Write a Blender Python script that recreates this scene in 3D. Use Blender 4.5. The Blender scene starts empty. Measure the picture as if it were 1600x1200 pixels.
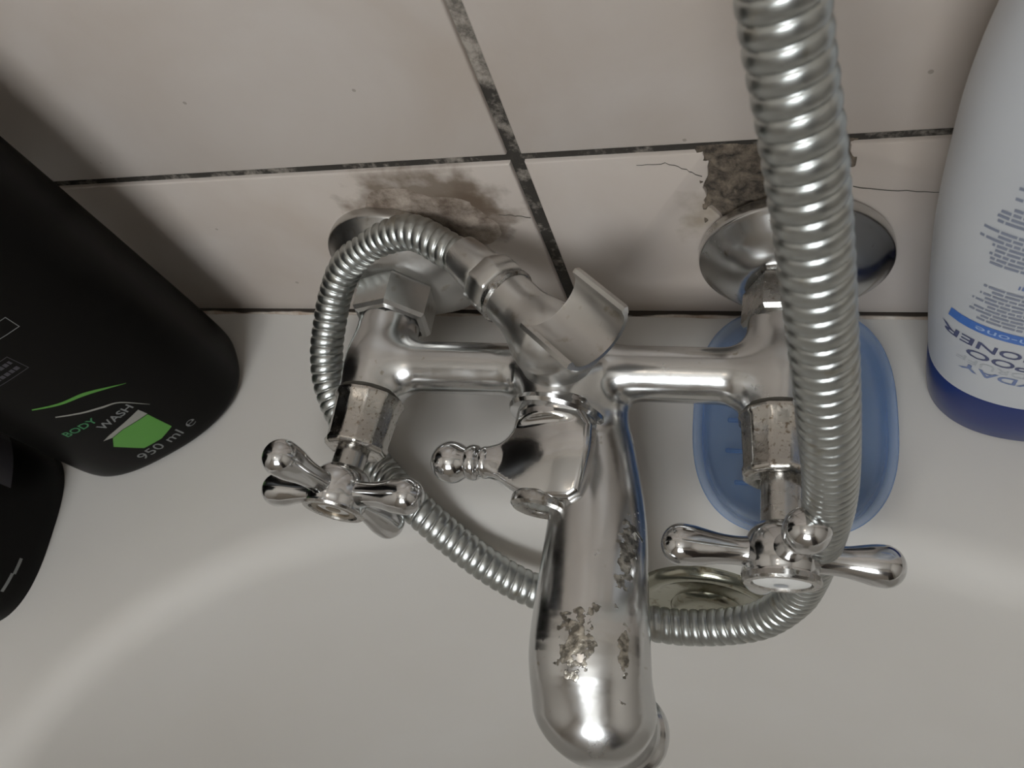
import bpy, bmesh, math, random
import numpy as np
from mathutils import Vector, Matrix

random.seed(7)
PI = math.pi
scene = bpy.context.scene
COL = scene.collection

# ------------------------------------------------------------------ camera
cam_d = bpy.data.cameras.new('camera')
cam = bpy.data.objects.new('camera', cam_d)
COL.objects.link(cam)
RC = ((0.94483483, 0.17458488, -0.27714124),
      (0.03501768, -0.89510137, -0.44448543),
      (-0.32566994, 0.41026047, -0.85183651))
CAM = Vector((0.09108692, -0.18038059, 0.29975897))
m = Matrix(((RC[0][0], -RC[1][0], -RC[2][0]),
            (RC[0][1], -RC[1][1], -RC[2][1]),
            (RC[0][2], -RC[1][2], -RC[2][2])))
cam.matrix_world = Matrix.Translation(CAM) @ m.to_4x4()
cam_d.sensor_width = 36.0
cam_d.lens = 1278.45 / 1600 * 36.0
cam_d.clip_start = 0.005
cam_d.clip_end = 50
cam_d.dof.use_dof = True
cam_d.dof.focus_distance = 0.285
cam_d.dof.aperture_fstop = 30
scene.camera = cam

# ------------------------------------------------------------------ world, light, exposure
w = bpy.data.worlds.new('world')
scene.world = w
w.use_nodes = True
w.node_tree.nodes['Background'].inputs[0].default_value = (0.55, 0.62, 0.75, 1)
w.node_tree.nodes['Background'].inputs[1].default_value = 0.6
scene.view_settings.view_transform = 'Standard'
scene.view_settings.look = 'None'
scene.view_settings.gamma = 1.0
scene.view_settings.use_curve_mapping = False
scene.view_settings.exposure = -0.25
scene.cycles.max_bounces = 8
scene.cycles.diffuse_bounces = 4
scene.cycles.glossy_bounces = 5
scene.cycles.caustics_reflective = True
scene.cycles.blur_glossy = 1.0
scene.cycles.sample_clamp_indirect = 4.0
WIN_E = 17.0      # daylight behind the frosted window panes
LAMP_E = 3.0     # opal ceiling lamp
# window on the wall across the room; lamp on the ceiling
WX0, WX1, WZ0, WZ1, WY = -0.38, 0.50, 1.00, 2.00, -1.62

# ------------------------------------------------------------------ materials
def new_mat(name):
    mt = bpy.data.materials.new(name)
    mt.use_nodes = True
    return mt, mt.node_tree.nodes, mt.node_tree.links, mt.node_tree.nodes['Principled BSDF']

def rgb(c):
    return (c[0], c[1], c[2], 1)

def plain(name, c, rough=0.5, metal=0.0, spec=0.5, bump=0.0, bscale=300, coat=0, var=0.0, vscale=60):
    mt, N, L, B = new_mat(name)
    B.inputs['Base Color'].default_value = rgb(c)
    B.inputs['Roughness'].default_value = rough
    B.inputs['Metallic'].default_value = metal
    B.inputs['Specular IOR Level'].default_value = spec
    B.inputs['Coat Weight'].default_value = coat
    tc = N.new('ShaderNodeTexCoord')
    if var:
        no = N.new('ShaderNodeTexNoise'); no.inputs['Scale'].default_value = vscale
        no.inputs['Detail'].default_value = 4
        L.new(tc.outputs['Object'], no.inputs['Vector'])
        mx = N.new('ShaderNodeMix'); mx.data_type = 'RGBA'
        mx.inputs[6].default_value = rgb([v * (1 - var) for v in c])
        mx.inputs[7].default_value = rgb([min(1, v * (1 + var)) for v in c])
        L.new(no.outputs['Fac'], mx.inputs[0]); L.new(mx.outputs[2], B.inputs['Base Color'])
    if bump:
        n2 = N.new('ShaderNodeTexNoise'); n2.inputs['Scale'].default_value = bscale
        L.new(tc.outputs['Object'], n2.inputs['Vector'])
        bp = N.new('ShaderNodeBump'); bp.inputs['Strength'].default_value = bump
        bp.inputs['Distance'].default_value = 0.0005
        L.new(n2.outputs['Fac'], bp.inputs['Height']); L.new(bp.outputs[0], B.inputs['Normal'])
    return mt

def chrome(name, c=(0.55, 0.55, 0.54), rough=0.1, dull=0.25, scale=90, stain=(0.30, 0.26, 0.20), amount=0.42,
           bump=0.1, patches=None):
    """worn chrome: noise drives roughness, brown lime stains, optional corroded patches (centre, radius, world)"""
    mt, N, L, B = new_mat(name)
    B.inputs['Metallic'].default_value = 1.0
    g = N.new('ShaderNodeNewGeometry')
    no = N.new('ShaderNodeTexNoise'); no.inputs['Scale'].default_value = scale; no.inputs['Detail'].default_value = 5
    no.inputs['Roughness'].default_value = 0.65
    L.new(g.outputs['Position'], no.inputs['Vector'])
    mr = N.new('ShaderNodeMapRange'); mr.inputs[1].default_value = 0.42; mr.inputs[2].default_value = 0.75
    mr.inputs[3].default_value = rough; mr.inputs[4].default_value = dull
    L.new(no.outputs['Fac'], mr.inputs[0])
    n2 = N.new('ShaderNodeTexNoise'); n2.inputs['Scale'].default_value = scale * 2.7; n2.inputs['Detail'].default_value = 6
    L.new(g.outputs['Position'], n2.inputs['Vector'])
    st = N.new('ShaderNodeMapRange'); st.inputs[1].default_value = 1 - amount; st.inputs[2].default_value = 1 - amount + 0.12
    L.new(n2.outputs['Fac'], st.inputs[0])
    mx = N.new('ShaderNodeMix'); mx.data_type = 'RGBA'
    mx.inputs[6].default_value = rgb(c); mx.inputs[7].default_value = rgb(stain)
    L.new(st.outputs[0], mx.inputs[0])
    col, rgh = mx.outputs[2], mr.outputs[0]
    bp = N.new('ShaderNodeBump'); bp.inputs['Strength'].default_value = bump; bp.inputs['Distance'].default_value = 0.0004
    L.new(no.outputs['Fac'], bp.inputs['Height'])
    if patches:
        mask = None
        for (pc, pr, sc) in patches:
            mp = N.new('ShaderNodeVectorMath'); mp.operation = 'SUBTRACT'; mp.inputs[1].default_value = pc
            L.new(g.outputs['Position'], mp.inputs[0])
            ms = N.new('ShaderNodeVectorMath'); ms.operation = 'DIVIDE'; ms.inputs[1].default_value = pr
            L.new(mp.outputs[0], ms.inputs[0])
            ln = N.new('ShaderNodeVectorMath'); ln.operation = 'LENGTH'; L.new(ms.outputs[0], ln.inputs[0])
            nn = N.new('ShaderNodeTexNoise'); nn.inputs['Scale'].default_value = sc; nn.inputs['Detail'].default_value = 4
            L.new(g.outputs['Position'], nn.inputs['Vector'])
            ad = N.new('ShaderNodeMath'); ad.operation = 'MULTIPLY_ADD'; ad.inputs[1].default_value = 2.4; 
            L.new(nn.outputs['Fac'], ad.inputs[0]); 
            su = N.new('ShaderNodeMath'); su.operation = 'SUBTRACT'; su.inputs[0].default_value = -0.55
            L.new(ln.outputs['Value'], su.inputs[1]); L.new(su.outputs[0], ad.inputs[2])
            r2 = N.new('ShaderNodeMapRange'); r2.inputs[1].default_value = 0.0; r2.inputs[2].default_value = 0.05
            L.new(ad.outputs[0], r2.inputs[0])
            if mask is None: mask = r2.outputs[0]
            else:
                mm = N.new('ShaderNodeMath'); mm.operation = 'MAXIMUM'
                L.new(mask, mm.inputs[0]); L.new(r2.outputs[0], mm.inputs[1]); mask = mm.outputs[0]
        m2 = N.new('ShaderNodeMix'); m2.data_type = 'RGBA'
        nv = N.new('ShaderNodeTexNoise'); nv.inputs['Scale'].default_value = 420; nv.inputs['Detail'].default_value = 5
        L.new(g.outputs['Position'], nv.inputs['Vector'])
        cr = N.new('ShaderNodeValToRGB')
        cr.color_ramp.elements[0].position = 0.42; cr.color_ramp.elements[0].color = (0.17, 0.16, 0.14, 1)
        cr.color_ramp.elements[1].position = 0.62; cr.color_ramp.elements[1].color = (0.52, 0.49, 0.43, 1)
        L.new(nv.outputs['Fac'], cr.inputs[0])
        L.new(mask, m2.inputs[0]); L.new(col, m2.inputs[6]); L.new(cr.outputs[0], m2.inputs[7])
        col = m2.outputs[2]
        m3 = N.new('ShaderNodeMix'); m3.data_type = 'FLOAT'
        L.new(mask, m3.inputs[0]); L.new(rgh, m3.inputs[2]); m3.inputs[3].default_value = 0.33
        rgh = m3.outputs[0]
        b2 = N.new('ShaderNodeBump'); b2.inputs['Strength'].default_value = 0.9; b2.inputs['Distance'].default_value = 0.0006
        hm = N.new('ShaderNodeMath'); hm.operation = 'MULTIPLY'
        L.new(mask, hm.inputs[0]); L.new(nv.outputs['Fac'], hm.inputs[1])
        L.new(hm.outputs[0], b2.inputs['Height']); L.new(bp.outputs[0], b2.inputs['Normal'])
        L.new(b2.outputs[0], B.inputs['Normal'])
    else:
        L.new(bp.outputs[0], B.inputs['Normal'])
    L.new(col, B.inputs['Base Color']); L.new(rgh, B.inputs['Roughness'])
    return mt

M = {}
M['chrome'] = chrome('chrome', (0.60, 0.60, 0.60), 0.10, 0.18, amount=0.28)
M['chrome_body'] = chrome('chrome_body', (0.58, 0.58, 0.575), 0.18, 0.30, amount=0.33,
    patches=[((0.0335, -0.146, 0.056), (0.0070, 0.014, 0.03), 330), ((0.0440, -0.117, 0.052), (0.0035, 0.018, 0.03), 330),
             ((0.0470, -0.146, 0.050), (0.0022, 0.014, 0.02), 260)])
M['chrome_worn'] = chrome('chrome_worn', (0.50, 0.48, 0.45), 0.16, 0.34, scale=260, stain=(0.24, 0.20, 0.16), amount=0.44, bump=0.35)
M['chrome_nut'] = chrome('chrome_nut', (0.46, 0.45, 0.43), 0.2, 0.40, scale=160, stain=(0.22, 0.19, 0.15), amount=0.42, bump=0.3)
M['satin'] = chrome('satin_chrome', (0.56, 0.55, 0.53), 0.28, 0.42, scale=70, stain=(0.42, 0.39, 0.34), amount=0.40, bump=0.12)
M['hose'] = chrome('hose_metal', (0.46, 0.475, 0.46), 0.31, 0.38, scale=60, stain=(0.38, 0.36, 0.30), amount=0.36, bump=0.03)
M['gasket'] = plain('gasket', (0.055, 0.05, 0.04), 0.5, var=0.3)
M['brass'] = plain('stained_brass', (0.23, 0.19, 0.14), 0.35, 0.8, var=0.3, vscale=400)
M['indicator'] = plain('white_enamel', (0.72, 0.72, 0.70), 0.25)
M['mark'] = plain('grey_mark', (0.32, 0.34, 0.36), 0.4)

def tile_mat():
    mt, N, L, B = new_mat('ceramic_tile')
    g = N.new('ShaderNodeNewGeometry')
    no = N.new('ShaderNodeTexNoise'); no.inputs['Scale'].default_value = 11; no.inputs['Detail'].default_value = 5
    no.inputs['Roughness'].default_value = 0.55; no.inputs['Distortion'].default_value = 0.4
    L.new(g.outputs['Position'], no.inputs['Vector'])
    cr = N.new('ShaderNodeValToRGB')
    e = cr.color_ramp.elements
    e[0].position = 0.32; e[0].color = (0.465, 0.400, 0.345, 1)
    e[1].position = 0.68; e[1].color = (0.55, 0.500, 0.460, 1)
    L.new(no.outputs['Fac'], cr.inputs[0])
    # brown seepage above the left wall flange, rust under the middle joint
    col = cr.outputs[0]
    for (pc, pr, amt, c2) in [((-0.041, 0, 0.075), (0.028, 1, 0.020), 0.75, (0.13, 0.095, 0.065)),
                              ((-0.035, 0, 0.004), (0.030, 1, 0.004), 0.3, (0.17, 0.09, 0.05)),
                              ((-0.026, 0, 0.068), (0.012, 1, 0.016), 0.75, (0.12, 0.085, 0.06)),
                              ((0.058, 0, 0.064), (0.014, 1, 0.02), 0.10, (0.30, 0.25, 0.19))]:
        mp = N.new('ShaderNodeVectorMath'); mp.operation = 'SUBTRACT'; mp.inputs[1].default_value = pc
        L.new(g.outputs['Position'], mp.inputs[0])
        ms = N.new('ShaderNodeVectorMath'); ms.operation = 'DIVIDE'; ms.inputs[1].default_value = pr
        L.new(mp.outputs[0], ms.inputs[0])
        ln = N.new('ShaderNodeVectorMath'); ln.operation = 'LENGTH'; L.new(ms.outputs[0], ln.inputs[0])
        nn = N.new('ShaderNodeTexNoise'); nn.inputs['Scale'].default_value = 110; nn.inputs['Detail'].default_value = 6
        L.new(g.outputs['Position'], nn.inputs['Vector'])
        ad = N.new('ShaderNodeMath'); ad.operation = 'MULTIPLY_ADD'; ad.inputs[1].default_value = 1.5
        su = N.new('ShaderNodeMath'); su.operation = 'SUBTRACT'; su.inputs[0].default_value = amt - 0.2
        L.new(ln.outputs['Value'], su.inputs[1]); L.new(nn.outputs['Fac'], ad.inputs[0]); L.new(su.outputs[0], ad.inputs[2])
        r2 = N.new('ShaderNodeMapRange'); r2.inputs[1].default_value = 0; r2.inputs[2].default_value = 0.55
        r2.inputs[4].default_value = 0.85
        L.new(ad.outputs[0], r2.inputs[0])
        mx = N.new('ShaderNodeMix'); mx.data_type = 'RGBA'; mx.inputs[7].default_value = rgb(c2)
        L.new(r2.outputs[0], mx.inputs[0]); L.new(col, mx.inputs[6]); col = mx.outputs[2]
    # a few small dark specks
    vo = N.new('ShaderNodeTexVoronoi'); vo.inputs['Scale'].default_value = 38
    L.new(g.outputs['Position'], vo.inputs['Vector'])
    lt = N.new('ShaderNodeMath'); lt.operation = 'LESS_THAN'; lt.inputs[1].default_value = 0.035
    L.new(vo.outputs['Distance'], lt.inputs[0])
    ml = N.new('ShaderNodeMath'); ml.operation = 'MULTIPLY'; ml.inputs[1].default_value = 0.6
    L.new(lt.outputs[0], ml.inputs[0])
    mx = N.new('ShaderNodeMix'); mx.data_type = 'RGBA'; mx.inputs[7].default_value = (0.2, 0.17, 0.13, 1)
    L.new(ml.outputs[0], mx.inputs[0]); L.new(col, mx.inputs[6])
    L.new(mx.outputs[2], B.inputs['Base Color'])
    B.inputs['Roughness'].default_value = 0.35
    B.inputs['Specular IOR Level'].default_value = 0.35
    n3 = N.new('ShaderNodeTexNoise'); n3.inputs['Scale'].default_value = 35
    L.new(g.outputs['Position'], n3.inputs['Vector'])
    bp = N.new('ShaderNodeBump'); bp.inputs['Strength'].default_value = 0.25; bp.inputs['Distance'].default_value = 0.001
    L.new(n3.outputs['Fac'], bp.inputs['Height']); L.new(bp.outputs[0], B.inputs['Normal'])
    return mt
M['tile'] = tile_mat()

def grout_mat():
    mt, N, L, B = new_mat('mouldy_grout')
    g = N.new('ShaderNodeNewGeometry')
    no = N.new('ShaderNodeTexNoise'); no.inputs['Scale'].default_value = 95; no.inputs['Detail'].default_value = 9; no.inputs['Roughness'].default_value = 0.72
    L.new(g.outputs['Position'], no.inputs['Vector'])
    sp = N.new('ShaderNodeSeparateXYZ'); L.new(g.outputs['Position'], sp.inputs[0])
    # the joint is cleaner high up on the wall
    mr = N.new('ShaderNodeMapRange'); mr.inputs[1].default_value = 0.10; mr.inputs[2].default_value = 0.19
    mr.inputs[3].default_value = -0.04; mr.inputs[4].default_value = 0.20
    L.new(sp.outputs[2], mr.inputs[0])
    ad = N.new('ShaderNodeMath'); ad.operation = 'ADD'
    L.new(no.outputs['Fac'], ad.inputs[0]); L.new(mr.outputs[0], ad.inputs[1])
    cr = N.new('ShaderNodeValToRGB'); e = cr.color_ramp.elements
    e[0].position = 0.47; e[0].color = (0.035, 0.030, 0.024, 1)
    e[1].position = 0.66; e[1].color = (0.36, 0.32, 0.275, 1)
    L.new(ad.outputs[0], cr.inputs[0]); L.new(cr.outputs[0], B.inputs['Base Color'])
    B.inputs['Roughness'].default_value = 0.9
    bp = N.new('ShaderNodeBump'); bp.inputs['Strength'].default_value = 0.7; bp.inputs['Distance'].default_value = 0.001
    L.new(no.outputs['Fac'], bp.inputs['Height']); L.new(bp.outputs[0], B.inputs['Normal'])
    return mt
M['grout'] = grout_mat()

def mortar_mat(name, dark, light, sc):
    mt, N, L, B = new_mat(name)
    g = N.new('ShaderNodeNewGeometry')
    no = N.new('ShaderNodeTexNoise'); no.inputs['Scale'].default_value = sc; no.inputs['Detail'].default_value = 8
    no.inputs['Roughness'].default_value = 0.7
    L.new(g.outputs['Position'], no.inputs['Vector'])
    cr = N.new('ShaderNodeValToRGB'); e = cr.color_ramp.elements
    e[0].position = 0.38; e[0].color = rgb(dark); e[1].position = 0.66; e[1].color = rgb(light)
    L.new(no.outputs['Fac'], cr.inputs[0]); L.new(cr.outputs[0], B.inputs['Base Color'])
    B.inputs['Roughness'].default_value = 0.95
    bp = N.new('ShaderNodeBump'); bp.inputs['Strength'].default_value = 0.8; bp.inputs['Distance'].default_value = 0.0015
    L.new(no.outputs['Fac'], bp.inputs['Height']); L.new(bp.outputs[0], B.inputs['Normal'])
    return mt
M['mortar'] = mortar_mat('crumbling_mortar', (0.035, 0.027, 0.020), (0.22, 0.175, 0.13), 150)
M['filler'] = mortar_mat('stained_filler', (0.13, 0.095, 0.07), (0.42, 0.355, 0.295), 75)
def sealant_mat():
    mt = mortar_mat('stained_shaded_sealant', (0.30, 0.22, 0.16), (0.58, 0.54, 0.48), 45)
    N, L = mt.node_tree.nodes, mt.node_tree.links
    B = N['Principled BSDF']; src = B.inputs['Base Color'].links[0].from_socket
    g = N.new('ShaderNodeNewGeometry'); sp = N.new('ShaderNodeSeparateXYZ'); L.new(g.outputs['Position'], sp.inputs[0])
    no = N.new('ShaderNodeTexNoise'); no.inputs['Scale'].default_value = 55; L.new(g.outputs['Position'], no.inputs['Vector'])
    ad = N.new('ShaderNodeMath'); ad.operation = 'MULTIPLY_ADD'; ad.inputs[1].default_value = 0.0022
    L.new(no.outputs['Fac'], ad.inputs[0]); L.new(sp.outputs[1], ad.inputs[2])
    mr = N.new('ShaderNodeMapRange'); mr.inputs[1].default_value = -0.0007; mr.inputs[2].default_value = -0.0002
    L.new(ad.outputs[0], mr.inputs[0])
    mx = N.new('ShaderNodeMix'); mx.data_type = 'RGBA'; mx.inputs[7].default_value = (0.03, 0.022, 0.016, 1)  # wall edge darkened for mould, with the shade of the joint painted in
    L.new(mr.outputs[0], mx.inputs[0]); L.new(src, mx.inputs[6]); L.new(mx.outputs[2], B.inputs['Base Color'])
    return mt
M['sealant'] = sealant_mat()

def tub_mat():
    mt, N, L, B = new_mat('bath_enamel')
    g = N.new('ShaderNodeNewGeometry')
    no = N.new('ShaderNodeTexNoise'); no.inputs['Scale'].default_value = 9; no.inputs['Detail'].default_value = 4
    L.new(g.outputs['Position'], no.inputs['Vector'])
    mx = N.new('ShaderNodeMix'); mx.data_type = 'RGBA'
    mx.inputs[6].default_value = (0.50, 0.470, 0.430, 1); mx.inputs[7].default_value = (0.56, 0.545, 0.52, 1)
    L.new(no.outputs['Fac'], mx.inputs[0])
    L.new(mx.outputs[2], B.inputs['Base Color'])
    B.inputs['Roughness'].default_value = 0.5
    B.inputs['Specular IOR Level'].default_value = 0.12
    return mt
M['tub'] = tub_mat()
M['wall_paint'] = plain('room_tile_wall', (0.60, 0.56, 0.51), 0.6, var=0.05, vscale=3)
M['ceiling'] = plain('ceiling_paint', (0.62, 0.59, 0.55), 0.9)
M['floor'] = plain('floor_tile', (0.36, 0.32, 0.28), 0.5, var=0.1, vscale=5)
M['reflect_panel'] = plain('dark_reflect_panel', (0.045, 0.03, 0.022), 0.4, var=0.2, vscale=6)  # for the added dark slab that the chrome reflects
M['frame'] = plain('window_frame_paint', (0.10, 0.095, 0.09), 0.5)

def emis(name, c, s):
    mt, N, L, B = new_mat(name)
    B.inputs['Base Color'].default_value = rgb((0.8, 0.8, 0.8))
    B.inputs['Emission Color'].default_value = rgb(c)
    B.inputs['Emission Strength'].default_value = s
    return mt
M['pane'] = emis('frosted_daylit_glass', (0.93, 0.97, 1.0), WIN_E)
M['opal'] = emis('opal_lamp_glass', (1.0, 0.86, 0.70), LAMP_E)

# ------------------------------------------------------------------ helpers
def link(name, me, mat=None, parent=None, smooth=True):
    o = bpy.data.objects.new(name, me)
    COL.objects.link(o)
    if mat is not None and not me.materials:
        me.materials.append(mat)
    if smooth:
        me.shade_smooth()
    if parent is not None:
        o.parent = parent
        o.matrix_parent_inverse = parent.matrix_world.inverted()
    return o

def thing(name, label, cat, loc=(0, 0, 0), group=None):
    o = bpy.data.objects.new(name, None)
    COL.objects.link(o)
    o.location = loc
    o.matrix_world = Matrix.Translation(loc)
    o.empty_display_size = 0.01
    tag(o, label, cat, group)
    return o

def tag(o, label, cat, group=None):
    o['label'] = label; o['category'] = cat
    if group: o['group'] = group
    return o

def struct(o):
    o['kind'] = 'structure'
    return o

def mesh_from(verts, faces, sharp=None):
    me = bpy.data.meshes.new('mesh')
    me.from_pydata([tuple(map(float, v)) for v in verts], [], [tuple(int(i) for i in f) for f in faces])
    me.update()
    if sharp is not None:
        set_sharp(me, sharp)
    return me

def set_sharp(me, deg):
    bm = bmesh.new(); bm.from_mesh(me)
    for e in bm.edges:
        if len(e.link_faces) == 2 and e.calc_face_angle(0) > math.radians(deg):
            e.smooth = False
    for f in bm.faces: f.smooth = True
    bm.to_mesh(me); bm.free()

def frame(axis, up=(0, 0, 1)):
    a = Vector(axis).normalized()
    u = Vector(up)
    x = u.cross(a)
    if x.length < 1e-5:
        x = Vector((1, 0, 0)).cross(a)
    x.normalize()
    y = a.cross(x)
    return x, y, a

def lathe(profile, origin, axis, seg=48, facets=None, up=(0, 0, 1), sharp=40, cap=True, phase=0.0, rough=0.0):
    """profile: list of (distance along axis, radius). facets: polygonal section with n sides"""
    x, y, a = frame(axis, up)
    O = Vector(origin)
    vs, fs = [], []
    for (t, r) in profile:
        for k in range(seg):
            th = 2 * PI * k / seg + phase
            rr = r
            if facets:
                q = (th - phase) % (2 * PI / facets) - PI / facets
                rr = r * math.cos(PI / facets) / math.cos(q)
            if rough:
                rr += rough * math.sin(th * 7 + t * 900) * math.sin(th * 3 + t * 400 + 1)
            vs.append(O + a * t + x * (rr * math.cos(th)) + y * (rr * math.sin(th)))
    for i in range(len(profile) - 1):
        for k in range(seg):
            k2 = (k + 1) % seg
            fs.append((i * seg + k, i * seg + k2, (i + 1) * seg + k2, (i + 1) * seg + k))
    if cap:
        vs.append(O + a * profile[0][0]); c0 = len(vs) - 1
        vs.append(O + a * profile[-1][0]); c1 = len(vs) - 1
        n = (len(profile) - 1) * seg
        for k in range(seg):
            k2 = (k + 1) % seg
            fs.append((c0, k2, k)); fs.append((c1, n + k, n + k2))
    me = mesh_from(vs, fs)
    bm = bmesh.new(); bm.from_mesh(me)
    bmesh.ops.remove_doubles(bm, verts=bm.verts, dist=1e-6)
    bmesh.ops.recalc_face_normals(bm, faces=bm.faces)
    bm.to_mesh(me); bm.free()
    set_sharp(me, sharp)
    return me

def bez(pts, n):
    """smooth profile through points (Catmull-Rom), 2d or 3d"""
    P = [np.array(p, float) for p in pts]
    P = [2 * P[0] - P[1]] + P + [2 * P[-1] - P[-2]]
    out = []
    for i in range(1, len(P) - 2):
        for j in range(n):
            t = j / n
            out.append(0.5 * ((2 * P[i]) + (-P[i - 1] + P[i + 1]) * t + (2 * P[i - 1] - 5 * P[i] + 4 * P[i + 1] - P[i + 2]) * t * t
                              + (-P[i - 1] + 3 * P[i] - 3 * P[i + 1] + P[i + 2]) * t ** 3))
    out.append(P[-2])
    return out

def box_mesh(x0, x1, y0, y1, z0, z1, bev=0.0, seg=2):
    bm = bmesh.new()
    bmesh.ops.create_cube(bm, size=1)
    for v in bm.verts:
        v.co = Vector(((x0 + x1) / 2 + v.co.x * (x1 - x0), (y0 + y1) / 2 + v.co.y * (y1 - y0), (z0 + z1) / 2 + v.co.z * (z1 - z0)))
    if bev:
        bmesh.ops.bevel(bm, geom=list(bm.edges), offset=bev, segments=seg, affect='EDGES', profile=0.5)
    me = bpy.data.meshes.new('mesh'); bm.to_mesh(me); bm.free()
    set_sharp(me, 50)
    return me

def prism_mesh(poly, z0, z1, xf, bev=0.0):
    """extrude a 2d polygon between z0 and z1, xf maps (u,v,z) to world"""
    bm = bmesh.new()
    vs = [bm.verts.new((p[0], p[1], z0)) for p in poly]
    f = bm.faces.new(vs)
    r = bmesh.ops.extrude_face_region(bm, geom=[f])
    for v in r['geom']:
        if isinstance(v, bmesh.types.BMVert): v.co.z = z1
    bmesh.ops.recalc_face_normals(bm, faces=bm.faces)
    if bev:
        eds = [e for e in bm.edges if all(abs(v.co.z - z1) < 1e-7 for v in e.verts)]
        bmesh.ops.bevel(bm, geom=eds, offset=bev, segments=2, affect='EDGES', profile=0.5)
    for v in bm.verts: v.co = Vector(xf(v.co.x, v.co.y, v.co.z))
    bmesh.ops.recalc_face_normals(bm, faces=bm.faces)
    me = bpy.data.meshes.new('mesh'); bm.to_mesh(me); bm.free()
    set_sharp(me, 35)
    return me

# --- signed distance modelling (numpy) ---
def sd_capsule(P, a, b, r):
    a = np.array(a, float); b = np.array(b, float); ba = b - a
    h = np.clip(((P - a) @ ba) / (ba @ ba), 0, 1)
    return np.linalg.norm(P - a - h[:, None] * ba, axis=1) - r
def sd_cone(P, a, b, r1, r2):
    a = np.array(a, float); b = np.array(b, float); ba = b - a
    h = np.clip(((P - a) @ ba) / (ba @ ba), 0, 1)
    return np.linalg.norm(P - a - h[:, None] * ba, axis=1) - (r1 + (r2 - r1) * h)
def sd_cyl(P, a, b, r, rd=0.001):
    a = np.array(a, float); b = np.array(b, float); ba = b - a; L = np.linalg.norm(ba); u = ba / L
    t = (P - a) @ u
    q = np.linalg.norm(P - a - t[:, None] * u, axis=1) - r + rd
    d = np.abs(t - L / 2) - L / 2 + rd
    return np.minimum(np.maximum(q, d), 0) + np.hypot(np.maximum(q, 0), np.maximum(d, 0)) - rd
def smin(a, b, k):
    h = np.clip(0.5 + 0.5 * (b - a) / k, 0, 1)
    return b * (1 - h) + a * h - k * h * (1 - h)
def smax(a, b, k):
    return -smin(-a, -b, k)

def surface_net(f, lo, hi, h):
    lo = np.array(lo, float); hi = np.array(hi, float)
    n = np.ceil((hi - lo) / h).astype(int) + 1
    ax = [lo[i] + h * np.arange(n[i]) for i in range(3)]
    G = np.stack(np.meshgrid(*ax, indexing='ij'), -1).reshape(-1, 3)
    F = np.concatenate([f(G[i:i + 200000]) for i in range(0, len(G), 200000)]).reshape(n)
    S = F < 0
    c = S[:-1, :-1, :-1].astype(int)
    tot = sum(S[i:n[0] - 1 + i, j:n[1] - 1 + j, k:n[2] - 1 + k].astype(int) for i in (0, 1) for j in (0, 1) for k in (0, 1))
    cells = np.argwhere((tot > 0) & (tot < 8))
    idx = -np.ones(tuple(n - 1), int)
    idx[tuple(cells.T)] = np.arange(len(cells))
    acc = np.zeros((len(cells), 3)); cnt = np.zeros(len(cells))
    cor = [(i, j, k) for i in (0, 1) for j in (0, 1) for k in (0, 1)]
    for a in cor:
        for b in cor:
            if sum(np.array(b) - np.array(a)) == 1 and all(y >= x for x, y in zip(a, b)):
                fa = F[tuple((cells + a).T)]; fb = F[tuple((cells + b).T)]
                mk = (fa < 0) != (fb < 0)
                t = np.where(mk, fa / np.where(mk, fa - fb, 1), 0)
                p = np.array(a) + t[:, None] * (np.array(b) - np.array(a))
                acc += p * mk[:, None]; cnt += mk
    V = lo + (cells + acc / cnt[:, None]) * h
    faces = []
    for d in range(3):
        u, v = (d + 1) % 3, (d + 2) % 3
        sl0 = [slice(None)] * 3; sl1 = [slice(None)] * 3
        sl0[d] = slice(0, -1); sl1[d] = slice(1, None)
        A, Bq = S[tuple(sl0)], S[tuple(sl1)]
        e = np.argwhere(A != Bq)
        e = e[(e[:, u] > 0) & (e[:, v] > 0) & (e[:, u] < n[u] - 1) & (e[:, v] < n[v] - 1)]
        du = np.zeros(3, int); du[u] = 1; dv = np.zeros(3, int); dv[v] = 1
        q = np.stack([idx[tuple((e - du - dv).T)], idx[tuple((e - dv).T)], idx[tuple(e.T)], idx[tuple((e - du).T)]], 1)
        flip = ~A[tuple(e.T)]
        q[flip] = q[flip][:, ::-1]
        faces.append(q)
    Fc = np.concatenate(faces)
    def grad(X):
        e = h * 0.15
        g = np.stack([f(X + np.eye(3)[i] * e) - f(X - np.eye(3)[i] * e) for i in range(3)], 1) / (2 * e)
        return g
    for _ in range(3):
        g = grad(V); g2 = np.maximum((g * g).sum(1), 1e-3)
        st = (f(V) / g2)[:, None] * g
        ln = np.linalg.norm(st, axis=1, keepdims=True)
        V = V - st * np.minimum(1, h * 0.6 / np.maximum(ln, 1e-12))
    g = grad(V); Nn = g / np.maximum(np.linalg.norm(g, axis=1, keepdims=True), 1e-9)
    return V, Fc, Nn

def net_obj(name, V, Fc, Nn, mat, parent, keep=None):
    if keep is not None:
        mid = V[Fc].mean(1)
        Fc = Fc[keep(mid)]
        used = np.unique(Fc); mp = -np.ones(len(V), int); mp[used] = np.arange(len(used))
        Fc = mp[Fc]; V = V[used]; Nn = Nn[used]
    me = bpy.data.meshes.new('mesh')
    me.from_pydata(V.tolist(), [], Fc.tolist()); me.update()
    me.shade_smooth()
    me.normals_split_custom_set_from_vertices([tuple(v) for v in Nn])
    return link(name, me, mat, parent, smooth=False)

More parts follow.
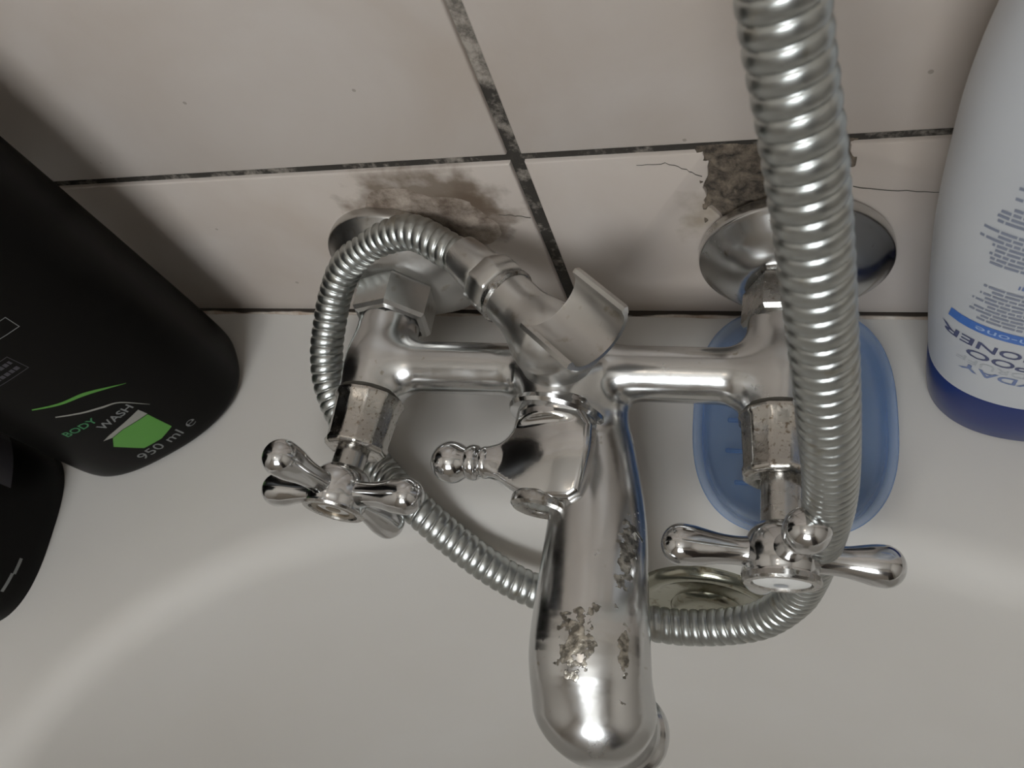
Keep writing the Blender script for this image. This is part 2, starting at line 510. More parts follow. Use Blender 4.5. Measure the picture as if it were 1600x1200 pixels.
# ------------------------------------------------------------------ room
XL, XR, YF, ZF, ZC = -1.3, 1.5, WY, -0.56, 2.20
def wall(name, me, mat='wall_paint'):
    return struct(link(name, me, M[mat], smooth=False))
floor = wall('floor', box_mesh(XL, XR, YF, 0.05, ZF - 0.05, ZF), 'floor')
wall('ceiling', box_mesh(XL - .05, XR + .05, YF - .05, 0.1, ZC, ZC + 0.05), 'ceiling')
wall('wall_left', box_mesh(XL - .05, XL, YF - .05, 0.1, ZF, ZC))
wall('wall_right', box_mesh(XR, XR + .05, YF - .05, 0.1, ZF, ZC))
# front wall with its window opening
bm = bmesh.new()
def addbox(bm, x0, x1, y0, y1, z0, z1):
    r = bmesh.ops.create_cube(bm, size=1)
    for v in r['verts']:
        v.co = Vector(((x0 + x1) / 2 + v.co.x * (x1 - x0), (y0 + y1) / 2 + v.co.y * (y1 - y0), (z0 + z1) / 2 + v.co.z * (z1 - z0)))
addbox(bm, XL, WX0, YF - .08, YF, ZF, ZC); addbox(bm, WX1, XR, YF - .08, YF, ZF, ZC)
addbox(bm, WX0, WX1, YF - .08, YF, ZF, WZ0); addbox(bm, WX0, WX1, YF - .08, YF, WZ1, ZC)
me = bpy.data.meshes.new('mesh'); bm.to_mesh(me); bm.free()
wall('wall_front', me)
win = struct(bpy.data.objects.new('window_1', None)); COL.objects.link(win)
bm = bmesh.new()
xm = (WX0 + WX1) / 2
for (a, b, c, d) in [(WX0, WX0 + .03, WZ0, WZ1), (WX1 - .03, WX1, WZ0, WZ1), (xm - .012, xm + .012, WZ0, WZ1), (WX0, WX1, WZ0, WZ0 + .03), (WX0, WX1, WZ1 - .03, WZ1)]:
    addbox(bm, a, b, YF - .05, YF - .01, c, d)
me = bpy.data.meshes.new('mesh'); bm.to_mesh(me); bm.free()
link('window_frame', me, M['frame'], win, smooth=False)
for a, b in ((WX0 + .03, xm - .012), (xm + .012, WX1 - .03)):
    link('window_pane', box_mesh(a, b, YF - .04, YF - .034, WZ0 + .03, WZ1 - .03), M['pane'], win, smooth=False)
reflect_panel = struct(bpy.data.objects.new('reflect_panel_1', None)); COL.objects.link(reflect_panel)  # invented dark door slab, added out of view to give the chrome contrast
link('reflect_slab', box_mesh(0.66, 1.36, YF + 0.001, YF + .035, ZF, 1.45, .004), M['reflect_panel'], reflect_panel)
lp = thing('ceiling_lamp', 'round opal glass lamp on the ceiling', 'lamp', (-0.35, -0.75, ZC))
link('lamp_base', lathe([(0, .10), (.02, .10), (.025, .09)], (-0.35, -0.75, ZC), (0, 0, -1)), M['frame'], lp)
link('lamp_shade', lathe(bez([(.025, .13), (.05, .14), (.08, .12), (.10, .06), (.104, 0.001)], 5), (-0.35, -0.75, ZC), (0, 0, -1)), M['opal'], lp)

# back wall: mortar bed with tiles proud of it
wb = struct(link('wall_back', box_mesh(XL, XR, 0.0018, 0.1, ZF, ZC), M['grout'], smooth=False))
GAP = 0.0021
TW, TH = 0.30, 0.20
ZG = 0.0990
def irregular(pts, amp, n):
    out = []
    for i in range(len(pts) - 1):
        a, b = Vector(pts[i]), Vector(pts[i + 1])
        for k in range(n):
            p = a.lerp(b, k / n)
            if k or i: p += Vector((random.uniform(-amp, amp), random.uniform(-amp, amp)))
            out.append((p.x, p.y))
    out.append(tuple(pts[-1]))
    return out
def tile(x0, x1, z0, z1, poly=None):
    g = GAP
    gv = 0.0026
    pl = poly or [(x0 + gv, z0 + (0.0012 if z0 < .01 else g)), (x1 - gv, z0 + (0.0012 if z0 < .01 else g)), (x1 - gv, z1 - g), (x0 + gv, z1 - g)]
    me = prism_mesh(pl, 0.004, 0.0, lambda u, v, zz: (u, zz, v), bev=0.0007)
    return link('tile', me, M['tile'], wb)
g = GAP
# notch broken out of the tile behind the right wall flange
notch = irregular([(0.1045, ZG - g), (0.1055, 0.088), (0.1045, 0.074), (0.100, 0.060), (0.090, 0.030), (0.072, 0.040), (0.0665, 0.060), (0.0615, 0.071),
                   (0.0600, 0.080), (0.0635, 0.090), (0.0615, ZG - g)], 0.0010, 4)
poly = [(.0026, 0.0012), (TW - g, 0.0012), (TW - g, ZG - g)] + notch + [(.0026, ZG - g)]
tile(0, TW, 0, ZG, poly)
tile(-TW, 0, 0, ZG)
for i in (-2, 1): tile(i * TW, (i + 1) * TW, 0, ZG)
for j in range(3):
    for i in range(-2, 2):
        tile(i * TW, (i + 1) * TW, ZG + j * TH, ZG + (j + 1) * TH)
# hairline cracks in the glaze
def crack(pts):
    P_ = irregular(pts, 0.0004, 5)
    bm = bmesh.new(); prev = None
    for i, p in enumerate(P_):
        w_ = 0.00022 * (1 - 0.6 * i / len(P_)) + 0.00005
        cur = (bm.verts.new((p[0], -0.00006, p[1] - w_)), bm.verts.new((p[0], -0.00012, p[1])), bm.verts.new((p[0], -0.00006, p[1] + w_)))
        if prev:
            for k in (0, 1): bm.faces.new((prev[k], cur[k], cur[k + 1], prev[k + 1]))
        prev = cur
    me = bpy.data.meshes.new('mesh'); bm.to_mesh(me); bm.free()
    return link('crack', me, M['gasket'], wb)
crack([(0.0605, 0.0860), (0.0560, 0.0895), (0.0495, 0.0932), (0.0400, 0.0930)])
crack([(-0.0030, 0.0675), (-0.0090, 0.0690), (-0.0150, 0.0698)])
crack([(0.1065, 0.0780), (0.1200, 0.0750), (0.1330, 0.0735)])
# crumbling mortar inside the notch
bm = bmesh.new()
nx, nz = 60, 50
grid = {}
from mathutils import noise as mnoise
for i in range(nx + 1):
    for j in range(nz + 1):
        x = 0.056 + 0.054 * i / nx; z = 0.036 + 0.064 * j / nz
        nv = mnoise.noise(Vector((x, 0, z)) * 150) * 0.0032 + mnoise.noise(Vector((x, 3, z)) * 420) * 0.0014
        grid[i, j] = bm.verts.new((x, min(0.0010 + nv, 0.00172), z))
for i in range(nx):
    for j in range(nz):
        bm.faces.new((grid[i, j], grid[i + 1, j], grid[i + 1, j + 1], grid[i, j + 1]))
for v in bm.verts:
    if v.co.x < 0.059 or v.co.x > 0.1065 or v.co.z > ZG - 0.0015: v.co.y = 0.0022
me = bpy.data.meshes.new('mesh'); bm.to_mesh(me); bm.free()
link('exposed_mortar', me, M['mortar'], wb)
# lumps of old filler above the left flange
def lump(cx, cz, rx, rz, th, mat, seed, y0=-0.0001):
    bm = bmesh.new(); rings = 14; seg = 44; prev = None
    c = bm.verts.new((cx, y0 - th, cz))
    for i in range(1, rings + 1):
        q = i / rings; cur = []
        for k in range(seg):
            a = 2 * PI * k / seg
            w_ = 1 + 0.32 * mnoise.noise(Vector((math.cos(a) * 1.3, math.sin(a) * 1.3, seed)))
            x = cx + rx * w_ * q * math.cos(a); z = cz + rz * w_ * q * math.sin(a)
            h = th * (1 - q ** 2.2) * (0.75 + 0.6 * mnoise.noise(Vector((x, seed, z)) * 190))
            cur.append(bm.verts.new((x, y0 + 0.0003 - max(h, 0), z)))
        for k in range(seg):
            if prev is None: bm.faces.new((c, cur[k], cur[(k + 1) % seg]))
            else: bm.faces.new((prev[k], cur[k], cur[(k + 1) % seg], prev[(k + 1) % seg]))
        prev = cur
    bmesh.ops.recalc_face_normals(bm, faces=bm.faces)
    me = bpy.data.meshes.new('mesh'); bm.to_mesh(me); bm.free()
    return link('filler_patch', me, mat, wb)
lump(-0.049, 0.071, 0.026, 0.0155, 0.0016, M['filler'], 2.0)
lump(-0.030, 0.064, 0.014, 0.0135, 0.0016, M['filler'], 5.0)
# sealant bead along the foot of the wall
bm = bmesh.new(); prev = None
for i in range(221):
    x = -0.6 + 1.2 * i / 220
    r = 0.0023 + 0.0006 * mnoise.noise(Vector((x * 60, 0, 0)))
    cur = [bm.verts.new((x, 0.0008 - r * 1.35 * math.cos(a), 0.0001 + r * 0.62 * math.sin(a))) for a in (0, .5, 1.0, 1.57)]
    if prev:
        for k in range(3): bm.faces.new((prev[k], prev[k + 1], cur[k + 1], cur[k]))
    prev = cur
me = bpy.data.meshes.new('mesh'); bm.to_mesh(me); bm.free()
struct(link('trim_1', me, M['sealant']))

# ------------------------------------------------------------------ bathtub
tub = thing('bathtub', 'white enamel bath whose back ledge carries the taps, dish and bottles', 'bathtub', (0.05, -0.8, ZF))
TCX, TA, TB, TN, TY0, TY1 = 0.05, 0.28, 0.20, 2.3, -0.0885, -1.50
def rim_curve(n=120):
    pts = []
    for i in range(n + 1):             # back end, left to right
        a = PI * i / n
        cx_, sy = -math.cos(a), math.sin(a)
        x = math.copysign(abs(cx_) ** (2 / TN), cx_) * TA
        y = abs(sy) ** (2 / TN) * TB
        pts.append((TCX + x, TY0 - TB + y))
    for i in range(n + 1):
        a = PI * i / n
        cx_, sy = math.cos(a), math.sin(a)
        x = math.copysign(abs(cx_) ** (2 / TN), cx_) * TA
        y = -abs(sy) ** (2 / TN) * TB
        pts.append((TCX + x, TY1 + TB + y))
    return pts
RIM = rim_curve()
NR = len(RIM)
OX0, OX1, OY0, OY1 = -0.36, 0.46, -1.58, -0.0005
cen = Vector((TCX, (TY0 + TY1) / 2))
def outer_pt(p):
    d = Vector(p) - cen
    # project radially on the outer rectangle
    t = 1e9
    if d.x > 1e-9: t = min(t, (OX1 - cen.x) / d.x)
    if d.x < -1e-9: t = min(t, (OX0 - cen.x) / d.x)
    if d.y > 1e-9: t = min(t, (OY1 - cen.y) / d.y)
    if d.y < -1e-9: t = min(t, (OY0 - cen.y) / d.y)
    return cen + d * t
rows = []
# inward normals of the rim
rn = []
for i in range(NR):
    a, b = Vector(RIM[i - 1]), Vector(RIM[(i + 1) % NR])
    t = (b - a)
    if t.length < 1e-9: t = Vector((0, 1))
    t.normalize(); nrm = Vector((t.y, -t.x))
    if nrm.dot(cen - Vector(RIM[i])) < 0: nrm = -nrm
    rn.append(nrm)
# deck skirt, deck, rolled lip, wall, floor: (inward offset, z)
prof = []
R1 = 0.020
for k in range(9):
    a = PI / 2 * k / 8 * 0.86
    prof.append((-0.0112 + R1 * math.sin(a), -R1 * (1 - math.cos(a))))
lo, lz = prof[-1]
slope = 0.26
zb = -0.40
R2 = 0.10
for k in range(1, 14):
    z = lz + (zb + R2 - lz) * k / 13
    prof.append((lo + (lz - z) * slope, z))
lo2, lz2 = prof[-1]
for k in range(1, 11):
    a = PI / 2 * k / 10
    prof.append((lo2 + R2 * (1 - math.cos(a)), lz2 - R2 * math.sin(a)))
vs, fs = [], []
def addrow(pts):
    b = len(vs); vs.extend(pts); return b
bs = []
op = [outer_pt(p) for p in RIM]
bs.append(addrow([(p.x, p.y, ZF + .01) for p in op]))
bs.append(addrow([(p.x, p.y, -0.004) for p in op]))
bs.append(addrow([((p.x - cen.x) * .9995 + cen.x, (p.y - cen.y) * .9995 + cen.y, 0.0) for p in op]))
for q in (0.25, 0.5, 0.75):
    bs.append(addrow([(p.x + (r[0] + n.x * -.0112 - p.x) * q, p.y + (r[1] + n.y * -.0112 - p.y) * q, 0.0) for p, r, n in zip(op, RIM, rn)]))
for (o_, z) in prof:
    bs.append(addrow([(r[0] + n.x * o_, r[1] + n.y * o_, z) for r, n in zip(RIM, rn)]))
for i in range(len(bs) - 1):
    for k in range(NR):
        k2 = (k + 1) % NR
        fs.append((bs[i] + k, bs[i] + k2, bs[i + 1] + k2, bs[i + 1] + k))
fs.append(tuple(bs[-1] + k for k in range(NR)))
me = mesh_from(vs, fs)
bm = bmesh.new(); bm.from_mesh(me)
bmesh.ops.remove_doubles(bm, verts=bm.verts, dist=2e-5)
bmesh.ops.recalc_face_normals(bm, faces=bm.faces)
bm.to_mesh(me); bm.free()
set_sharp(me, 50)
link('tub_shell', me, M['tub'], tub)
# overflow cover on the sloping inner end wall
oz = -0.056
ooff = lo + (lz - oz) * slope
oc = Vector((0.0600, TY0 - ooff + 0.0005, oz))
oax = Vector((0, -1, slope)).normalized()
ovc = link('overflow_cover', lathe([(0, .0305), (.002, .0305), (.0042, .0290), (.0050, .0265), (.0042, .0240), (.0036, .0225), (.0036, .0150), (.0052, .0140), (.0062, .0120), (.0064, .008), (.0064, .002)],
     oc, oax, 64), chrome('overflow_metal', (0.36, 0.36, 0.30), 0.16, 0.3, amount=0.42, stain=(.2, .18, .12)), tub)
link('screw', lathe([(.006, .0035), (.0078, .0032), (.0082, .002)], oc, oax, 20), M['brass'], ovc)

# ------------------------------------------------------------------ mixer tap
HZ = 0.0443; BY = -0.0515; XLT, XRT = -0.0630, 0.0873
mix = thing('mixer_tap', 'worn chrome two-handle bath mixer with central spout, mounted on the tiled wall', 'tap', (0.012, 0, HZ))
XC = 0.0135
# spout centreline with half widths
SP = bez([(0.0165, -0.055, 0.036), (0.0225, -0.068, 0.035), (0.0272, -0.086, 0.037), (0.0308, -0.106, 0.040), (0.0328, -0.127, 0.0425),
          (0.0345, -0.147, 0.0425), (0.0362, -0.1615, 0.036)], 8)
SA = bez([(0.0110,), (0.0135,), (0.0150,), (0.0167,), (0.0178,), (0.0190,), (0.0188,)], 8)
SB = bez([(0.0105,), (0.0115,), (0.0120,), (0.0125,), (0.0130,), (0.0138,), (0.0140,)], 8)
SP = np.array(SP); SA = np.array(SA)[:, 0]; SB = np.array(SB)[:, 0]
def sd_spout(P):
    best = np.full(len(P), 1e9); a = np.full(len(P), .01); bb = np.full(len(P), .01); loc = np.zeros((len(P), 3))
    for i in range(len(SP) - 1):
        A, Bv = SP[i], SP[i + 1]; ba = Bv - A
        h = np.clip(((P - A) @ ba) / (ba @ ba), 0, 1)
        dv = P - A - h[:, None] * ba; d = (dv * dv).sum(1)
        mk = d < best
        best[mk] = d[mk]
        a[mk] = (SA[i] + (SA[i + 1] - SA[i]) * h)[mk]; bb[mk] = (SB[i] + (SB[i + 1] - SB[i]) * h)[mk]
        loc[mk] = dv[mk]
    # elliptical section: x scaled by a, the rest by b
    q = loc / np.stack([a, bb, bb], 1)
    k = np.linalg.norm(q, axis=1)
    return (k - 1) * np.minimum(a, bb) * 0.9
NZ0, NZ1 = (0.0385, -0.1645, 0.034), (0.0432, -0.1665, 0.006)
def sd_body(P):
    d = sd_capsule(P, (XLT, BY, HZ), (XRT, BY, HZ), 0.0098)
    tl = sd_cyl(P, (XLT, -0.031, HZ), (XLT, -0.0665, HZ), 0.0122, .0015)
    tr = sd_cyl(P, (XRT, -0.029, HZ), (XRT, -0.0665, HZ), 0.0122, .0015)
    d = smin(d, tl, .009); d = smin(d, tr, .009)
    hub = sd_capsule(P, (XC, -0.0515, HZ - .004), (XC, -0.0600, HZ - .001), 0.0150)
    d = smin(d, hub, .011)
    top = sd_cyl(P, (XC - .001, BY, HZ), (XC - .001, BY, 0.0555), 0.0132, .001)
    d = smin(d, top, .005)
    ft = sd_cyl(P, (XC - .001, -0.055, HZ), (XC - .001, -0.0685, HZ), 0.0145, .001)
    d = smin(d, ft, .004)
    sp = sd_spout(P)
    nz = sd_cone(P, NZ0, NZ1, 0.0135, 0.0118)
    nz = smax(nz, -(P[:, 2] - 0.0075), .001)
    fl = sd_cyl(P, (0.0427, -0.1662, 0.0125), (0.0432, -0.1665, 0.0070), 0.0140, .0015)
    nz = smin(nz, fl, .004)
    sp = smin(sp, nz, .008)
    return smin(d, sp, .008)
V, Fc, Nn = surface_net(sd_body, (-0.080, -0.190, 0.002), (0.104, -0.024, 0.062), 0.00125)
cut = lambda c: (c[:, 1] < -0.0705) & (c[:, 0] > 0.0)
net_obj('body', V, Fc, Nn, M['chrome_body'], mix, keep=lambda c: ~cut(c))
sp_o = net_obj('spout', V, Fc, Nn, M['chrome_body'], mix, keep=cut)
link('aerator', lathe([(0, .0118), (.003, .0118), (.0035, .0095), (.0022, .009), (.0022, .001)], (0.0432, -0.1665, 0.0072), (0.01, -0.01, -1), 40), M['brass'], sp_o)

AX = Vector((0.0025, -0.0675, 0.0)).normalized()      # outward axis of the right valve
AXL = Vector((-0.002, -0.0675, -0.0005)).normalized()
def wall_side(x, ax, tilt, base, rot, fm, nm_):
    nutx = 0.0
    # flange, union nut
    e = link('wall_flange', lathe(bez([(0, .0322), (.0010, .0329), (.0046, .0329), (.0062, .0312), (.0105, .0262), (.0135, .0215), (.0150, .0185), (.0155, .0165)], 4),
             (x, -base, HZ + 0.0005), (tilt[0], -1, tilt[1]), 72, sharp=60), M[fm], mix)
    prof = [(0.0, .0140), (.0010, .0158), (.0024, .0168), (.0145, .0168), (.0160, .0156), (.0166, .0136), (.0150, .0128)]
    nm = lathe(prof, (x + nutx, -0.0162, HZ), (0, -1, 0), 72, facets=6, phase=rot, sharp=28)
    link('union_nut', nm, M[nm_], mix)
    link('union_pipe', lathe([(0, .0095), (.036, .0095)], (x + nutx, -0.002, HZ), (0, -1, 0), 32), M['gasket'], mix)
wall_side(XLT + .0005, None, (-.05, .05), 0.0016, 0.30, 'satin', 'satin')
wall_side(XRT + .0022, None, (0.03, 0.0), 0.0012, 0.05, 'chrome_body', 'chrome_nut')

def bonnet(x, ax, rot, name='bonnet'):
    O = Vector((x + (.0004 if x < 0 else 0), -0.0655, HZ))
    prof = [(0, .0118), (.0006, .0136), (.0022, .0136), (.0034, .0126), (.0185, .0116), (.0200, .0122), (.0216, .0118), (.0226, .0100), (.0214, .0075)]
    b = link('bonnet', lathe(prof, O, ax, 84, facets=12, phase=rot, sharp=60, rough=0.00012), M['chrome_worn'], mix)
    link('seat_ring', lathe([(-.0012, .0125), (.0004, .0125)], O, ax, 40), M['gasket'], b)
    return O
OL = bonnet(XLT, AXL, 0.1)
OR = bonnet(XRT, AX, 0.25)

def cross_handle(O, ax, up, capd, armd, neck0, L, label, white):
    """up: direction of one arm. armd: distance of the arm plane, capd: of the cap face, from O along ax"""
    x, y, a = frame(ax, up)
    stem = link('valve_stem', lathe([(neck0, .0062), (armd - .006, .0062)], O, a, 36), M['chrome_nut'], mix)
    c = O + a * armd
    hub_prof = bez([(-.0095, .0062), (-.0088, .0078), (-.0062, .0100), (-.002, .0112), (.003, .0112), (.0055, .0106), (.0066, .0106)], 5)
    h = link('handle', lathe(hub_prof, c, a, 56, up=up), M['chrome'], mix)
    if label: h['label'] = label
    cd = capd - armd
    link('cap_ring', lathe([(.0064, .0100), (.0066, .0114), (cd - .0008, .0117), (cd, .0111), (cd, .0090), (cd - .0012, .0086), (cd - .0016, .001)], c, a, 64, up=up, rough=.00012), M['chrome_nut'], h)
    if white:
        d = link('indicator_disc', lathe([(cd - .0016, .0086), (cd - .0005, .0084), (cd - .0002, .006), (cd, .001)], c, a, 40, up=up), M['indicator'], h)
        d['label'] = 'white indicator disc'
        # faint grey mark on the disc
        bm = bmesh.new()
        bmesh.ops.create_circle(bm, cap_ends=True, segments=20, radius=.0022)
        me = bpy.data.meshes.new('mesh'); bm.to_mesh(me); bm.free()
        k = link('indicator_mark', me, M['mark'], h, smooth=False)
        k.matrix_world = Matrix.Translation(c + a * (cd + .00012) + y * -.001) @ Matrix((x, y, a)).transposed().to_4x4()
    else:
        link('bare_recess', lathe([(cd - .0022, .0088), (cd - .0004, .0080), (cd - .0004, .0062), (cd - .0026, .0052), (cd - .0026, .0030), (cd - .0008, .0028), (cd - .0006, .001)], c, a, 44, up=up), M['brass'], h)
    prof = [(.0070, .0060), (.0092, .0050), (.0115, .00445), (.0150, .00440), (.0190, .00475), (.0230, .0055), (.0265, .0062), (L, .0065)]
    pr = bez(prof, 4)
    for k in range(1, 11):
        q = PI / 2 * k / 10
        pr.append((L + .0063 * math.sin(q), max(.0065 * math.cos(q), 1e-5)))
    for k in range(4):
        d = y if k % 2 == 0 else x
        d = d if k < 2 else -d
        link('arm', lathe(pr, c, d, 32, up=a), M['chrome'], h)
def up_rot(deg):
    return (math.sin(math.radians(deg)), 0, math.cos(math.radians(deg)))
# left: opposite arms at (-.0066,.031)/( .031,.007)
cross_handle(OL, Vector((-0.003, -0.0675, 0.0020)), up_rot(-12.5), 0.0465, 0.0390, 0.020, 0.0310, 'left cross handle with an empty stained cap recess', False)
cross_handle(OR, Vector((0.0030, -0.0675, -0.0035)) + Vector((0, 0, .002)), (math.sin(math.radians(13)), -0.11, math.cos(math.radians(13))), 0.0545, 0.0455, 0.020, 0.0298,
             'right cross handle with a white indicator disc', True)

# diverter: flange, lever block with ball end, screw cap
DY = -0.0680
link('diverter_flange', lathe([(0, .0150), (.0005, .0172), (.0022, .0176), (.0034, .0168), (.0038, .0120)], (XC - .0005, DY, HZ + .0005), (-0.09, -1, 0), 64), M['chrome'], mix)
def poly_sd(P2, poly):
    d = np.full(len(P2), 1e9); s = np.ones(len(P2))
    N_ = len(poly)
    for i in range(N_):
        a = np.array(poly[i]); b = np.array(poly[i - 1]); e = b - a; w_ = P2 - a
        t = np.clip((w_ @ e) / (e @ e), 0, 1)
        d = np.minimum(d, ((w_ - t[:, None] * e) ** 2).sum(1))
        c1 = P2[:, 1] >= a[1]; c2 = P2[:, 1] < b[1]; c3 = e[0] * w_[:, 1] > e[1] * w_[:, 0]
        fl = (c1 & c2 & c3) | (~c1 & ~c2 & ~c3)
        s[fl] *= -1
    return s * np.sqrt(d)
LX = XC - .0015
LEV = [tuple(p) for p in bez([(-.0120, -.0846), (-.0085, -.0836), (-.0040, -.0818), (-.0008, -.0780), (.0004, -.0705)], 5)]
LEV += [(.0240, -.0705)] + [tuple(p) for p in bez([(.0283, -.0765), (.0288, -.0840), (.0280, -.0920), (.0268, -.0995)], 3)]
LEV += [tuple(p) for p in bez([(.0235, -.1020), (.0130, -.1020), (.0040, -.0998), (-.0030, -.0962), (-.0075, -.0938), (-.0120, -.0930)], 5)]
def sd_lever(P):
    d2 = poly_sd(P[:, :2], LEV)
    qx = np.clip((P[:, 0] + .014) / .036, 0, 1)
    half = .0038 + .0086 * qx * qx * (3 - 2 * qx)
    qy = np.clip((P[:, 1] + .104) / .026, 0, 1)
    half = half * (0.60 + 0.40 * qy * (2 - qy))
    dz = np.abs(P[:, 2] - (HZ + .001)) - half
    r = 0.0022
    q = d2 + r; w_ = dz * .9 + r
    d = np.minimum(np.maximum(q, w_), 0) + np.hypot(np.maximum(q, 0), np.maximum(w_, 0)) - r
    sh = sd_cone(P, (-.007, -0.0888, HZ + .001), (-.0125, -0.0890, HZ + .001), .0046, .0044)
    d = smin(d, sh, .003)
    nk = sd_cyl(P, (.0135, -0.066, HZ + .001), (.0140, -0.075, HZ + .001), .0140, .001)
    return smin(d, nk, .003)
V, Fc, Nn = surface_net(sd_lever, (-.020, -0.106, HZ - .016), (.032, -0.063, HZ + .018), 0.0008)
lev = net_obj('diverter_lever', V, Fc, Nn, M['chrome'], mix)
pr = bez([(0, .0044), (.0008, .0054), (.0022, .0058), (.0034, .0054), (.0040, .0048)], 3) + bez([(.0043, .0050), (.0052, .0061), (.0068, .0064), (.0084, .0060), (.0092, .0053)], 3)
for k in range(1, 19):
    q = math.radians(-47 + 137 * k / 18)
    pr.append((.0150 + .0075 * math.sin(q), max(.0075 * math.cos(q), 1e-5)))
link('ball_end', lathe(pr, (-.0080, -0.0887, HZ + .001), (-1, -.06, 0), 40), M['chrome'], lev)
link('screw_cap', lathe([(0, .0088), (.0015, .0098), (.0040, .0098), (.0050, .0088), (.0046, .0070), (.0036, .0062), (.0036, .001)], (.0118, -0.0995, HZ + .0005), (-0.05, -1, 0.0), 48), M['chrome_nut'], lev)

# shower outlet on top: swivel elbow, collar, cradle
EX, EY = XC - .0005, BY
D45 = Vector((-0.755, 0.655, 0.0)).normalized()
def sd_elbow(P):
    d = sd_cyl(P, (EX, EY, .0545), (EX, EY, .0690), .0136, .0012)
    dm = sd_capsule(P, (EX, EY, .0665), (EX, EY, .0680), .0128)
    d = smin(d, dm, .002)
    a = Vector((EX, EY, .0690)); b = a + D45 * .0235 + Vector((0, 0, .0015))
    arm = sd_cyl(P, tuple(a), tuple(b), .0098, .001)
    d = smin(d, arm, .006)
    bl = sd_capsule(P, (EX + .003, EY - .002, .0690), (EX + .0105, EY - .005, .0722), .0088)
    return smin(d, bl, .004)
V, Fc, Nn = surface_net(sd_elbow, (EX - .036, EY - .020, .050), (EX + .024, EY + .036, .086), 0.0009)
elb = net_obj('shower_elbow', V, Fc, Nn, M['satin'], mix)
link('elbow_seat', lathe([(0, .0142), (.0012, .0146), (.0022, .0140)], (EX, EY, .0536), (0, 0, 1), 56), M['chrome_nut'], elb)
eb = Vector((EX, EY, .0705)) + D45 * .0222
link('collar', lathe([(0, .0100), (.0008, .0108), (.0018, .0108), (.0024, .0098), (.0034, .0098)], eb, D45, 48), M['chrome_nut'], elb)
# cradle: U channel
cu = Vector((0.772, -0.634, 0.0)).normalized()
cw = Vector((0.565, 0.82, 0.10)).normalized()
cn = cu.cross(cw).normalized()
cw = cn.cross(cu).normalized()
cc = Vector((0.0268, -0.0566, 0.0905))          # centre of the channel mouth
Rr, th_ = 0.0108, 0.0015
sec = []
nA = 22
a0, a1 = math.radians(-78), math.radians(78)
for k in range(nA + 1):
    a = a0 + (a1 - a0) * k / nA
    sec.append((Rr * math.sin(a), -Rr * 0.80 * math.cos(a) ))
outer = []
for k in range(nA + 1):
    a = a0 + (a1 - a0) * k / nA
    outer.append(((Rr + th_) * math.sin(a), -(Rr + th_) * 0.84 * math.cos(a)))
# thick rounded lips standing a little above the channel
lipR = [(Rr * math.sin(a1) + .0001, .0016), (Rr * math.sin(a1) + .0014, .0022), (Rr * math.sin(a1) + .0026, .0012), ((Rr + th_) * math.sin(a1) + .0006, -.0016)]
lipL = [(-p[0], p[1]) for p in lipR]
loop = sec + lipR + outer[::-1] + lipL[::-1]
hl = 0.0112
vs = []; fs = []
stations = [-hl, -hl + .0005, hl - .0005, hl]
for i, s_ in enumerate(stations):
    for (u_, v_) in loop:
        k = 1.0 if i in (1, 2) else 0.985
        vs.append(cc + cu * s_ + cw * (u_ * k) + cn * (v_ * k))
n_ = len(loop)
for i in range(3):
    for k in range(n_):
        fs.append((i * n_ + k, i * n_ + (k + 1) % n_, (i + 1) * n_ + (k + 1) % n_, (i + 1) * n_ + k))
# end faces as quads between inner and outer wall
for base in (0, 3 * n_):
    full = list(range(n_))
    L_ = n_
    inn = [lipL[::-1][2]] 
    iidx = list(range(0, nA + 1)); oidx = [nA + 1 + 4 + (nA - k) for k in range(nA + 1)]
    for k in range(nA):
        fs.append((base + iidx[k], base + iidx[k + 1], base + oidx[k + 1], base + oidx[k]))
    fs.append(tuple([base + nA] + [base + nA + 1 + j for j in range(4)] + [base + nA + 5]))
    fs.append(tuple([base + 2 * nA + 5] + [base + 2 * nA + 6 + j for j in range(4)] + [base]))
me = mesh_from(vs, fs)
bm = bmesh.new(); bm.from_mesh(me); bmesh.ops.recalc_face_normals(bm, faces=bm.faces); bm.to_mesh(me); bm.free()
set_sharp(me, 45)
cr_ = link('handset_cradle', me, M['satin'], mix)

